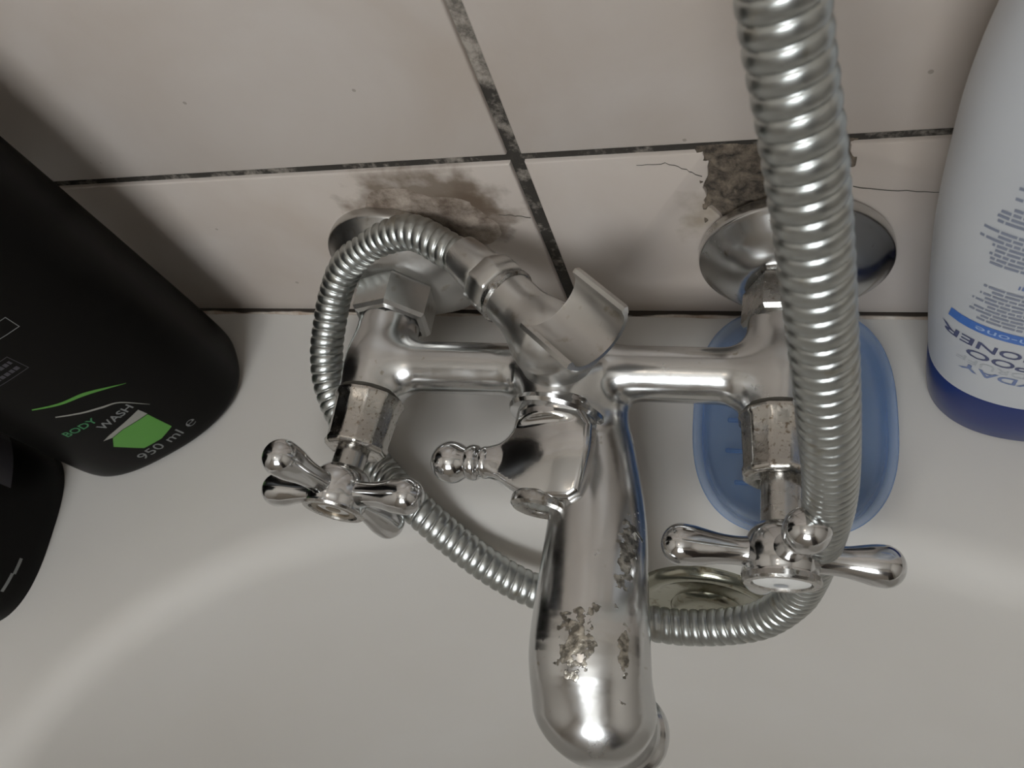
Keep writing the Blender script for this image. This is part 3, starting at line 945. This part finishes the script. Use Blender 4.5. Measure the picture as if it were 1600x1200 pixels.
# ------------------------------------------------------------------ shower hose
hose = thing('shower_hose', 'ribbed metal shower hose looping from the mixer elbow down under the spout', 'hose', (-0.030, -0.015, 0.071))
h0 = eb + D45 * .0030
link('hose_nut', lathe([(0, .0088), (.0006, .0106), (.0016, .0112), (.0088, .0112), (.0102, .0100), (.0106, .0090)], h0, D45, 64, facets=8, phase=.3, sharp=60), M['satin'], hose)
h1 = h0 + D45 * .0104
link('ferrule', lathe(bez([(0, .0084), (.002, .0088), (.006, .0086), (.012, .0080), (.0150, .0077)], 3), h1, (D45 + Vector((-.10, 0.05, .05))).normalized(), 48), M['satin'], hose)
f1 = Vector(h1) + D45 * .0125
hp = [tuple(f1 - Vector(D45) * .001 ), tuple(f1 + D45 * .004 + Vector((-.002, -.0010, .001))), (-0.0440, -0.0105, 0.0735), (-0.0560, -0.0088, 0.0710), (-0.0690, -0.0098, 0.0650), (-0.0815, -0.0140, 0.0575), (-0.0895, -0.0210, 0.0480), (-0.0940, -0.0300, 0.0395),
      (-0.0965, -0.0400, 0.0320), (-0.0960, -0.0510, 0.0240), (-0.0900, -0.0630, 0.0160), (-0.0800, -0.0735, 0.0110), (-0.0690, -0.0830, 0.0085),
      (-0.0522, -0.0956, 0.0090), (-0.0309, -0.1085, -0.0032), (-0.0100, -0.1171, -0.0160), (0.0160, -0.1215, -0.0260), (0.0425, -0.1235, -0.0290), (0.0620, -0.1225, -0.0290),
      (0.0815, -0.1190, -0.0215), (0.0930, -0.1135, -0.0060), (0.0975, -0.1095, 0.0130), (0.1000, -0.1060, 0.0450), (0.1010, -0.1035, 0.0800), (0.0985, -0.1000, 0.1220),
      (0.0945, -0.0900, 0.1620), (0.0915, -0.0830, 0.1870), (0.0875, -0.0744, 0.2121), (0.083, -0.064, 0.255), (0.080, -0.056, 0.33), (0.078, -0.050, 0.45), (0.076, -0.05, 0.60), (0.075, -0.05, 0.72)]
fine = np.array(bez(hp, 60))
seg_l = np.linalg.norm(np.diff(fine, axis=0), axis=1)
arc = np.concatenate([[0], np.cumsum(seg_l)])
PITCH = 0.00385; SUB = 14
total = arc[-1]
ns = int(total / PITCH * SUB)
ss = np.linspace(0, total, ns)
C_ = np.stack([np.interp(ss, arc, fine[:, i]) for i in range(3)], 1)
# light smoothing of the path
for _ in range(6):
    C_[1:-1] = 0.25 * C_[:-2] + 0.5 * C_[1:-1] + 0.25 * C_[2:]
T_ = np.gradient(C_, axis=0); T_ /= np.linalg.norm(T_, axis=1, keepdims=True)
nv_ = np.array([0, 0, 1.0]); nv_ -= nv_ @ T_[0] * T_[0]; nv_ /= np.linalg.norm(nv_)
frames = []
for t in T_:
    nv_ = nv_ - (nv_ @ t) * t; nv_ /= np.linalg.norm(nv_); frames.append(nv_.copy())
Nf = np.array(frames); Bf = np.cross(T_, Nf)
SEG = 30
th = np.arange(SEG) * 2 * PI / SEG
ph = (ss[:, None] / PITCH - th[None, :] / (2 * PI)) % 1.0
# rounded wire band with a narrow groove
prof_r = np.where(ph < 0.78, 0.00030 * np.sin(PI * np.clip(ph / 0.78, 0, 1)) ** 0.8, -0.00042 * np.sin(PI * (ph - 0.78) / 0.22))
rad = 0.00668 + prof_r
VV = C_[:, None, :] + rad[:, :, None] * (np.cos(th)[None, :, None] * Nf[:, None, :] + np.sin(th)[None, :, None] * Bf[:, None, :])
VV = VV.reshape(-1, 3)
i_ = np.arange(ns - 1)[:, None] * SEG; k_ = np.arange(SEG)[None, :]; k2 = (k_ + 1) % SEG
FF = np.stack([i_ + k_, i_ + k2, i_ + SEG + k2, i_ + SEG + k_], -1).reshape(-1, 4)
me = bpy.data.meshes.new('mesh'); me.from_pydata(VV.tolist(), [], FF.tolist()); me.update()
link('ribbed_tube', me, M['hose'], hose)

# ------------------------------------------------------------------ soap dish
def dish_mat():
    mt, N, L, B = new_mat('blue_translucent_plastic')
    B.inputs['Base Color'].default_value = (0.16, 0.32, 0.66, 1)
    B.inputs['Roughness'].default_value = 0.28
    tr = N.new('ShaderNodeBsdfTransparent'); tr.inputs[0].default_value = (0.88, 0.93, 0.99, 1)
    lw = N.new('ShaderNodeLayerWeight'); lw.inputs[0].default_value = 0.55
    mr = N.new('ShaderNodeMapRange'); mr.inputs[1].default_value = 0.0; mr.inputs[2].default_value = 0.9
    mr.inputs[3].default_value = 0.055; mr.inputs[4].default_value = 0.62
    L.new(lw.outputs['Facing'], mr.inputs[0])
    mx = N.new('ShaderNodeMixShader')
    L.new(mr.outputs[0], mx.inputs[0]); L.new(tr.outputs[0], mx.inputs[1]); L.new(B.outputs[0], mx.inputs[2])
    L.new(mx.outputs[0], N['Material Output'].inputs['Surface'])
    return mt
M['dish'] = dish_mat()
dish = thing('soap_dish', 'shallow oval translucent blue plastic soap dish on the ledge under the right valve', 'soap dish', (0.0905, -0.0475, 0.0))
def ring_pts(rx, ry, z, n=96, e=2.7):
    out = []
    rot = math.radians(2)
    for k in range(n):
        a = 2 * PI * k / n
        c, s = math.cos(a), math.sin(a)
        x = math.copysign(abs(c) ** (2 / e), c) * rx; y = math.copysign(abs(s) ** (2 / e), s) * ry
        out.append((0.0908 + x * math.cos(rot) - y * math.sin(rot), -0.0493 + x * math.sin(rot) + y * math.cos(rot), z))
    return out
rings = [(0.001, 0.001, .0024), (.018, .027, .0024), (.0285, .038, .0026), (.0306, .0405, .0040), (.0322, .0425, .0085), (.0332, .0437, .0106), (.0352, .0457, .0110), (.0356, .0461, .0102),
         (.0350, .0455, .0092), (.0336, .0440, .0088), (.0318, .0422, .0030), (.0296, .0395, .0008), (.018, .027, .0006), (.001, .001, .0006)]
vs = []; fs = []
for (a, b, z) in rings: vs += ring_pts(a, b, z)
for i in range(len(rings) - 1):
    for k in range(96):
        fs.append((i * 96 + k, i * 96 + (k + 1) % 96, (i + 1) * 96 + (k + 1) % 96, (i + 1) * 96 + k))
me = mesh_from(vs, fs)
bm = bmesh.new(); bm.from_mesh(me); bmesh.ops.recalc_face_normals(bm, faces=bm.faces); bm.to_mesh(me); bm.free()
dpan = link('dish_tray', me, M['dish'], dish)
# raised drainage ribs
for k in range(5):
    yy = -0.0493 + (k - 2) * 0.0125
    hw = 0.019 if k in (0, 4) else 0.023
    link('rib', box_mesh(0.0905 - hw, 0.0905 + hw, yy - .0008, yy + .0008, .0022, .0034, .0004, 1), M['dish'], dish)

# ------------------------------------------------------------------ bottles
def bottle_surface(c, tdir, levels, e=2.3):
    """levels: (z, half width along t, half depth along n). returns func(theta, z, off)"""
    t = Vector((tdir[0], tdir[1], 0)).normalized(); n = Vector((t.y, -t.x, 0))
    zs = [l[0] for l in levels]; aa = [l[1] for l in levels]; bb = [l[2] for l in levels]
    def f(u, z, off=0.0):
        """u: position along t on the front (n) side"""
        a = np.interp(z, zs, aa); b = np.interp(z, zs, bb)
        q = max(0.0, 1 - min(1, abs(u / a)) ** e) ** (1 / e)
        # outward direction
        nu = math.copysign(abs(u / a) ** (e - 1) / a, u) if u else 0; nn = max(q, 1e-3) ** (e - 1) / b
        ln = math.hypot(nu, nn); nu /= ln; nn /= ln
        p = Vector(c) + t * (u + nu * off) + n * (b * q + nn * off)
        return Vector((p.x, p.y, c[2] + z))
    def body(levels2, seg=96, capb=True):
        vs = []; fs = []
        for (z, a, b) in levels2:
            for k in range(seg):
                th_ = 2 * PI * k / seg; cc_, s_ = math.cos(th_), math.sin(th_)
                x = math.copysign(abs(cc_) ** (2 / e), cc_) * a; y = math.copysign(abs(s_) ** (2 / e), s_) * b
                p = Vector(c) + t * x + n * y
                vs.append((p.x, p.y, c[2] + z))
        m_ = len(levels2)
        for i in range(m_ - 1):
            for k in range(seg):
                fs.append((i * seg + k, i * seg + (k + 1) % seg, (i + 1) * seg + (k + 1) % seg, (i + 1) * seg + k))
        fs.append(tuple(range(seg))[::-1]); fs.append(tuple((m_ - 1) * seg + k for k in range(seg)))
        me = mesh_from(vs, fs)
        bm = bmesh.new(); bm.from_mesh(me); bmesh.ops.recalc_face_normals(bm, faces=bm.faces); bm.to_mesh(me); bm.free()
        set_sharp(me, 40)
        return me
    return f, body

def text_polys(s, size, bold=0.0):
    cu_ = bpy.data.curves.new('t', 'FONT'); cu_.body = s; cu_.size = size; cu_.align_x = 'CENTER'; cu_.align_y = 'CENTER'
    cu_.offset = bold; cu_.resolution_u = 3
    ob = bpy.data.objects.new('t', cu_); COL.objects.link(ob)
    dg = bpy.context.evaluated_depsgraph_get(); dg.update()
    me = bpy.data.meshes.new_from_object(ob.evaluated_get(dg))
    bpy.data.objects.remove(ob); bpy.data.curves.remove(cu_)
    return me

def print_mesh(me, f, u0, z0, rot=0.0, off=0.00015, sx=1.0, sub=0.0025):
    """wrap a flat mesh (text or shape) on a bottle surface"""
    bm = bmesh.new(); bm.from_mesh(me)
    bmesh.ops.triangulate(bm, faces=bm.faces)
    for _ in range(3):
        lo_ = [e_ for e_ in bm.edges if e_.calc_length() > sub]
        if not lo_: break
        bmesh.ops.subdivide_edges(bm, edges=lo_, cuts=1)
        bmesh.ops.triangulate(bm, faces=bm.faces)
    cr_, sr_ = math.cos(rot), math.sin(rot)
    for v in bm.verts:
        x, y = v.co.x * sx, v.co.y
        v.co = f(u0 + x * cr_ - y * sr_, z0 + x * sr_ + y * cr_, off)
    m2 = bpy.data.meshes.new('mesh'); bm.to_mesh(m2); bm.free()
    return m2

def flat_poly(pts):
    bm = bmesh.new(); bm.faces.new([bm.verts.new((p[0], p[1], 0)) for p in pts])
    me = bpy.data.meshes.new('mesh'); bm.to_mesh(me); bm.free(); return me
def flat_rects(rs):
    bm = bmesh.new()
    for (x0, x1, y0, y1) in rs:
        bm.faces.new([bm.verts.new(p) for p in ((x0, y0, 0), (x1, y0, 0), (x1, y1, 0), (x0, y1, 0))])
    me = bpy.data.meshes.new('mesh'); bm.to_mesh(me); bm.free(); return me
def ribbon(pts, w0, w1, w2):
    P = bez(pts, 8); n = len(P); L_ = []; R_ = []
    for i, p in enumerate(P):
        a = P[max(i - 1, 0)]; b = P[min(i + 1, n - 1)]; d = b - a; d /= np.linalg.norm(d); q = i / (n - 1)
        w_ = w0 + (w1 - w0) * q * 2 if q < .5 else w1 + (w2 - w1) * (q - .5) * 2
        L_.append((p[0] - d[1] * w_, p[1] + d[0] * w_)); R_.append((p[0] + d[1] * w_, p[1] - d[0] * w_))
    bm = bmesh.new(); lv = [bm.verts.new((a[0], a[1], 0)) for a in L_]; rv = [bm.verts.new((a[0], a[1], 0)) for a in R_]
    for i in range(n - 1): bm.faces.new((lv[i], rv[i], rv[i + 1], lv[i + 1]))
    me = bpy.data.meshes.new('mesh'); bm.to_mesh(me); bm.free(); return me

# --- white shampoo bottle, standing on its blue cap at the right
M['white_plastic'] = plain('white_bottle_plastic', (0.52, 0.532, 0.55), 0.38, bump=0.05, bscale=60)
M['blue_cap'] = plain('dark_blue_cap', (0.014, 0.028, 0.125), 0.3, var=0.1)
M['blue_print'] = plain('blue_print', (0.06, 0.16, 0.48), 0.4)
M['navy_print'] = plain('navy_print', (0.07, 0.08, 0.16), 0.5)
M['mid_print'] = plain('slate_blue_print', (0.15, 0.20, 0.36), 0.5)
M['grey_print'] = plain('pale_grey_print', (0.42, 0.44, 0.46), 0.5)
M['small_print'] = plain('small_grey_print', (0.22, 0.24, 0.30), 0.5)
M['strip_print'] = plain('pale_blue_print', (0.35, 0.48, 0.72), 0.5)
RB = (0.1745, -0.0285, 0.0)
levR = [(0.0, .0375, .0235), (.030, .0410, .0250), (.060, .0450, .0262), (.095, .0485, .0272), (.125, .0495, .0272), (.150, .0490, .0268), (.175, .0455, .0255), (.20, .040, .0230), (.215, .031, .0185), (.222, .020, .0120)]
def dense(lev, n):
    return [tuple(p) for p in bez(lev, n)]
fR, bodyR = bottle_surface(RB, (1, 0.05), dense(levR, 5), 2.25)
rb = thing('shampoo_bottle', 'white plastic shampoo bottle standing upside down on its dark blue cap at the right', 'bottle', RB)
lv = [l for l in dense(levR, 5) if l[0] >= .0298]
lv = [(0.0298, lv[0][1] * .97, lv[0][2] * .97)] + [(max(z, .0302), a, b) for z, a, b in lv]
link('bottle_body', bodyR(lv), M['white_plastic'], rb)
link('flip_cap', bodyR([(0.0, .0350, .0212), (.0008, .0366, .0227), (.0030, .0376, .0236), (.010, .0388, .0241), (.0288, .0408, .0250), (.0296, .0403, .0245)]), M['blue_cap'], rb)
def printR(name, me, u, z, mat, sx=1.0):
    link(name, print_mesh(me, fR, u, z, PI, sx=sx), M[mat], rb, smooth=False)
UC = -0.0182
printR('label_text', text_polys('EVERYDAY', .0060, .0001), UC, .0490, 'mid_print', 1.22)
printR('label_text', text_polys('ANTI-DANDRUFF', .0048), UC + .004, .0538, 'grey_print', 1.25)
printR('label_text', text_polys('SHAMPOO', .0062, .0001), UC, .0590, 'navy_print', 1.22)
printR('label_text', text_polys('CONDITIONER', .0062, .0001), UC, .0652, 'navy_print', 1.16)
printR('label_strip', flat_rects([(.0240, .0425, -.0024, .0024)]), 0.0, .0745, 'blue_print')
printR('label_strip', flat_rects([(-.0100, .0240, -.0024, .0024)]), 0.0, .0745, 'strip_print')
link('label_text', print_mesh(text_polys('2-in-one', .0042), fR, -.0275, .0744, PI, off=.0003, sx=1.3), M['strip_print'], rb, smooth=False)
rs = []
rnd = random.Random(3)
def para(z0, z1, x0, x1, step, hgt):
    z = z0
    while z < z1:
        a = x0 + rnd.uniform(0, .005); b_end = x1 - rnd.uniform(0, .005)
        while a < b_end:
            wd = rnd.uniform(.0010, .0038)
            b = min(a + wd, b_end)
            rs.append((a, b, -(z + hgt * 1.25), -z)); a = b + .00035
        z += step
para(.0790, .0960, -.010, .0400, .00185, .00085)
para(.1060, .1200, -.010, .0440, .00175, .00085)
para(.1220, .1290, -.010, .0430, .00175, .00085)
para(.1310, .1370, -.010, .0410, .00175, .00085)
para(.1395, .1480, -.010, .0400, .00175, .00085)
pm = link('small_print', print_mesh(flat_rects(rs), fR, 0, 0, PI), M['small_print'], rb, smooth=False)
pm['kind'] = 'stuff'
rs = []
para(.0990, .1040, -.010, .0330, .0028, .0014)
para(.1520, .1550, -.010, .0310, .0030, .0018)
pm = link('small_heading', print_mesh(flat_rects(rs), fR, 0, 0, PI), M['mid_print'], rb, smooth=False)
pm['kind'] = 'stuff'

# --- black body wash bottle at the left
M['black_plastic'] = plain('black_bottle_plastic', (0.005, 0.0045, 0.004), 0.38, spec=0.10)
M['green_print'] = plain('green_print', (0.075, 0.24, 0.035), 0.4)
M['teal_print'] = plain('dark_green_print', (0.03, 0.16, 0.06), 0.4)
M['silver_print'] = plain('silver_print', (0.24, 0.235, 0.21), 0.4)
M['pale_print'] = plain('grey_white_print', (0.17, 0.175, 0.17), 0.5)
M['dim_print'] = plain('dim_violet_grey_print', (0.045, 0.042, 0.05), 0.5)
LB = (-0.2045, -0.0530, 0.0)
TD = (0.826, 0.563)
levL = [(0.0, .041, .029), (.0015, .0445, .0325), (.006, .0465, .0350), (.03, .0470, .0360), (.10, .0470, .0360), (.16, .0465, .0355), (.20, .0440, .034), (.225, .036, .029), (.238, .022, .021), (.242, .0155, .0155)]
fL, bodyL = bottle_surface(LB, TD, levL[:1] + dense(levL[1:], 4), 2.5)
lb = thing('body_wash_bottle', 'tall black body wash bottle with a green label patch, standing near the tiles', 'bottle', LB)
link('bottle_body', bodyL(levL[:1] + dense(levL[1:], 4)), M['black_plastic'], lb)
link('screw_cap', lathe([(.240, .0165), (.243, .0175), (.268, .0170), (.270, .016)], LB, (0, 0, 1), 40), M['black_plastic'], lb)
def printL(name, me, u, z, mat, rot=0.0, sx=1.0, off=.00015):
    link(name, print_mesh(me, fL, u, z, rot, off=off, sx=sx), M[mat], lb, smooth=False)
DU = 0.0035
printL('label_text', text_polys('950 ml \u212e', .0078), 0.0045 + DU, .0140, 'pale_print', .10, 1.12)
printL('green_patch', flat_poly([(-.0125, .0330), (-.0085, .0385), (-.002, .0402), (.0106, .0404), (.0118, .0254), (.004, .0222), (-.005, .0222)]), DU, -.0045, 'green_print')
printL('silver_patch', flat_poly([(-.0125, .0395), (-.0082, .0412), (.0101, .0460), (.0108, .0408), (-.002, .0405), (-.0085, .0388)]), DU, -.0045, 'silver_print')
printL('label_text', text_polys('WASH', .0056, .00008), 0.0014 + DU, .0445, 'pale_print', .16, 1.1)
printL('label_text', text_polys('BODY', .0052, .00008), -0.0125 + DU, .0490, 'teal_print', .05, 1.1)
printL('green_swoosh', ribbon([(-.0160, .0755), (-.0065, .0715), (.0027, .0698), (.0100, .0665), (.0170, .0620)], .0004, .0010, .0001), DU, -.0045, 'green_print')
printL('silver_swoosh', ribbon([(-.0135, .0660), (-.0048, .0611), (.0019, .0584), (.0085, .0553), (.0150, .0445)], .0004, .0006, .0001), DU, -.0045, 'silver_print')
def outline(x0, x1, y0, y1, w_):
    return flat_rects([(x0, x1, y0, y0 + w_), (x0, x1, y1 - w_, y1), (x0, x0 + w_, y0, y1), (x1 - w_, x1, y0, y1)])
printL('label_frame', outline(-.030, .0100, .0905, .1000, .0003), DU, 0, 'dim_print', .10)
rs = []
for zz in (.0925, .0962):
    a = -.028
    while a < .008:
        b = a + rnd.uniform(.001, .002); rs.append((a, b, zz, zz + .0018)); a = b + .0005
printL('small_print', flat_rects(rs), DU, 0, 'dim_print', .10)
printL('label_frame', outline(-.030, .0130, .1085, .1150, .0003), DU, 0, 'pale_print', .0)

# --- second dark bottle, mostly out of the frame
db = thing('dark_bottle', 'dark bottle cut off by the left edge, in front of the tall black one', 'bottle', (-0.2640, -0.1265, 0))
DBc = (-0.2640, -0.1265, 0.0)
levD = [(0.0, .039, .024), (.002, .0415, .0265), (.008, .0430, .0280), (.10, .0430, .0280), (.15, .0425, .0275), (.17, .034, .024), (.180, .018, .018)]
fD, bodyD = bottle_surface(DBc, (-0.12, 1), levD[:1] + dense(levD[1:], 4), 2.8)
link('bottle_body', bodyD(levD[:1] + dense(levD[1:], 4)), M['black_plastic'], db)
link('screw_cap', lathe([(.178, .019), (.180, .020), (.198, .0195), (.200, .018)], DBc, (0, 0, 1), 40), M['black_plastic'], db)
link('grey_label', print_mesh(flat_poly([(.012, .030), (.040, .034), (.041, .062), (.012, .060)]), fD, 0, 0, 0), M['dim_print'], db, smooth=False)
link('label_mark', print_mesh(flat_rects([(-.022, -.015, .0115, .0132)]), fD, 0, 0, 0), M['pale_print'], db, smooth=False)
link('label_mark', print_mesh(flat_rects([(-.030, -.022, .0125, .0142)]), fD, 0, 0, 0), M['pale_print'], db, smooth=False)
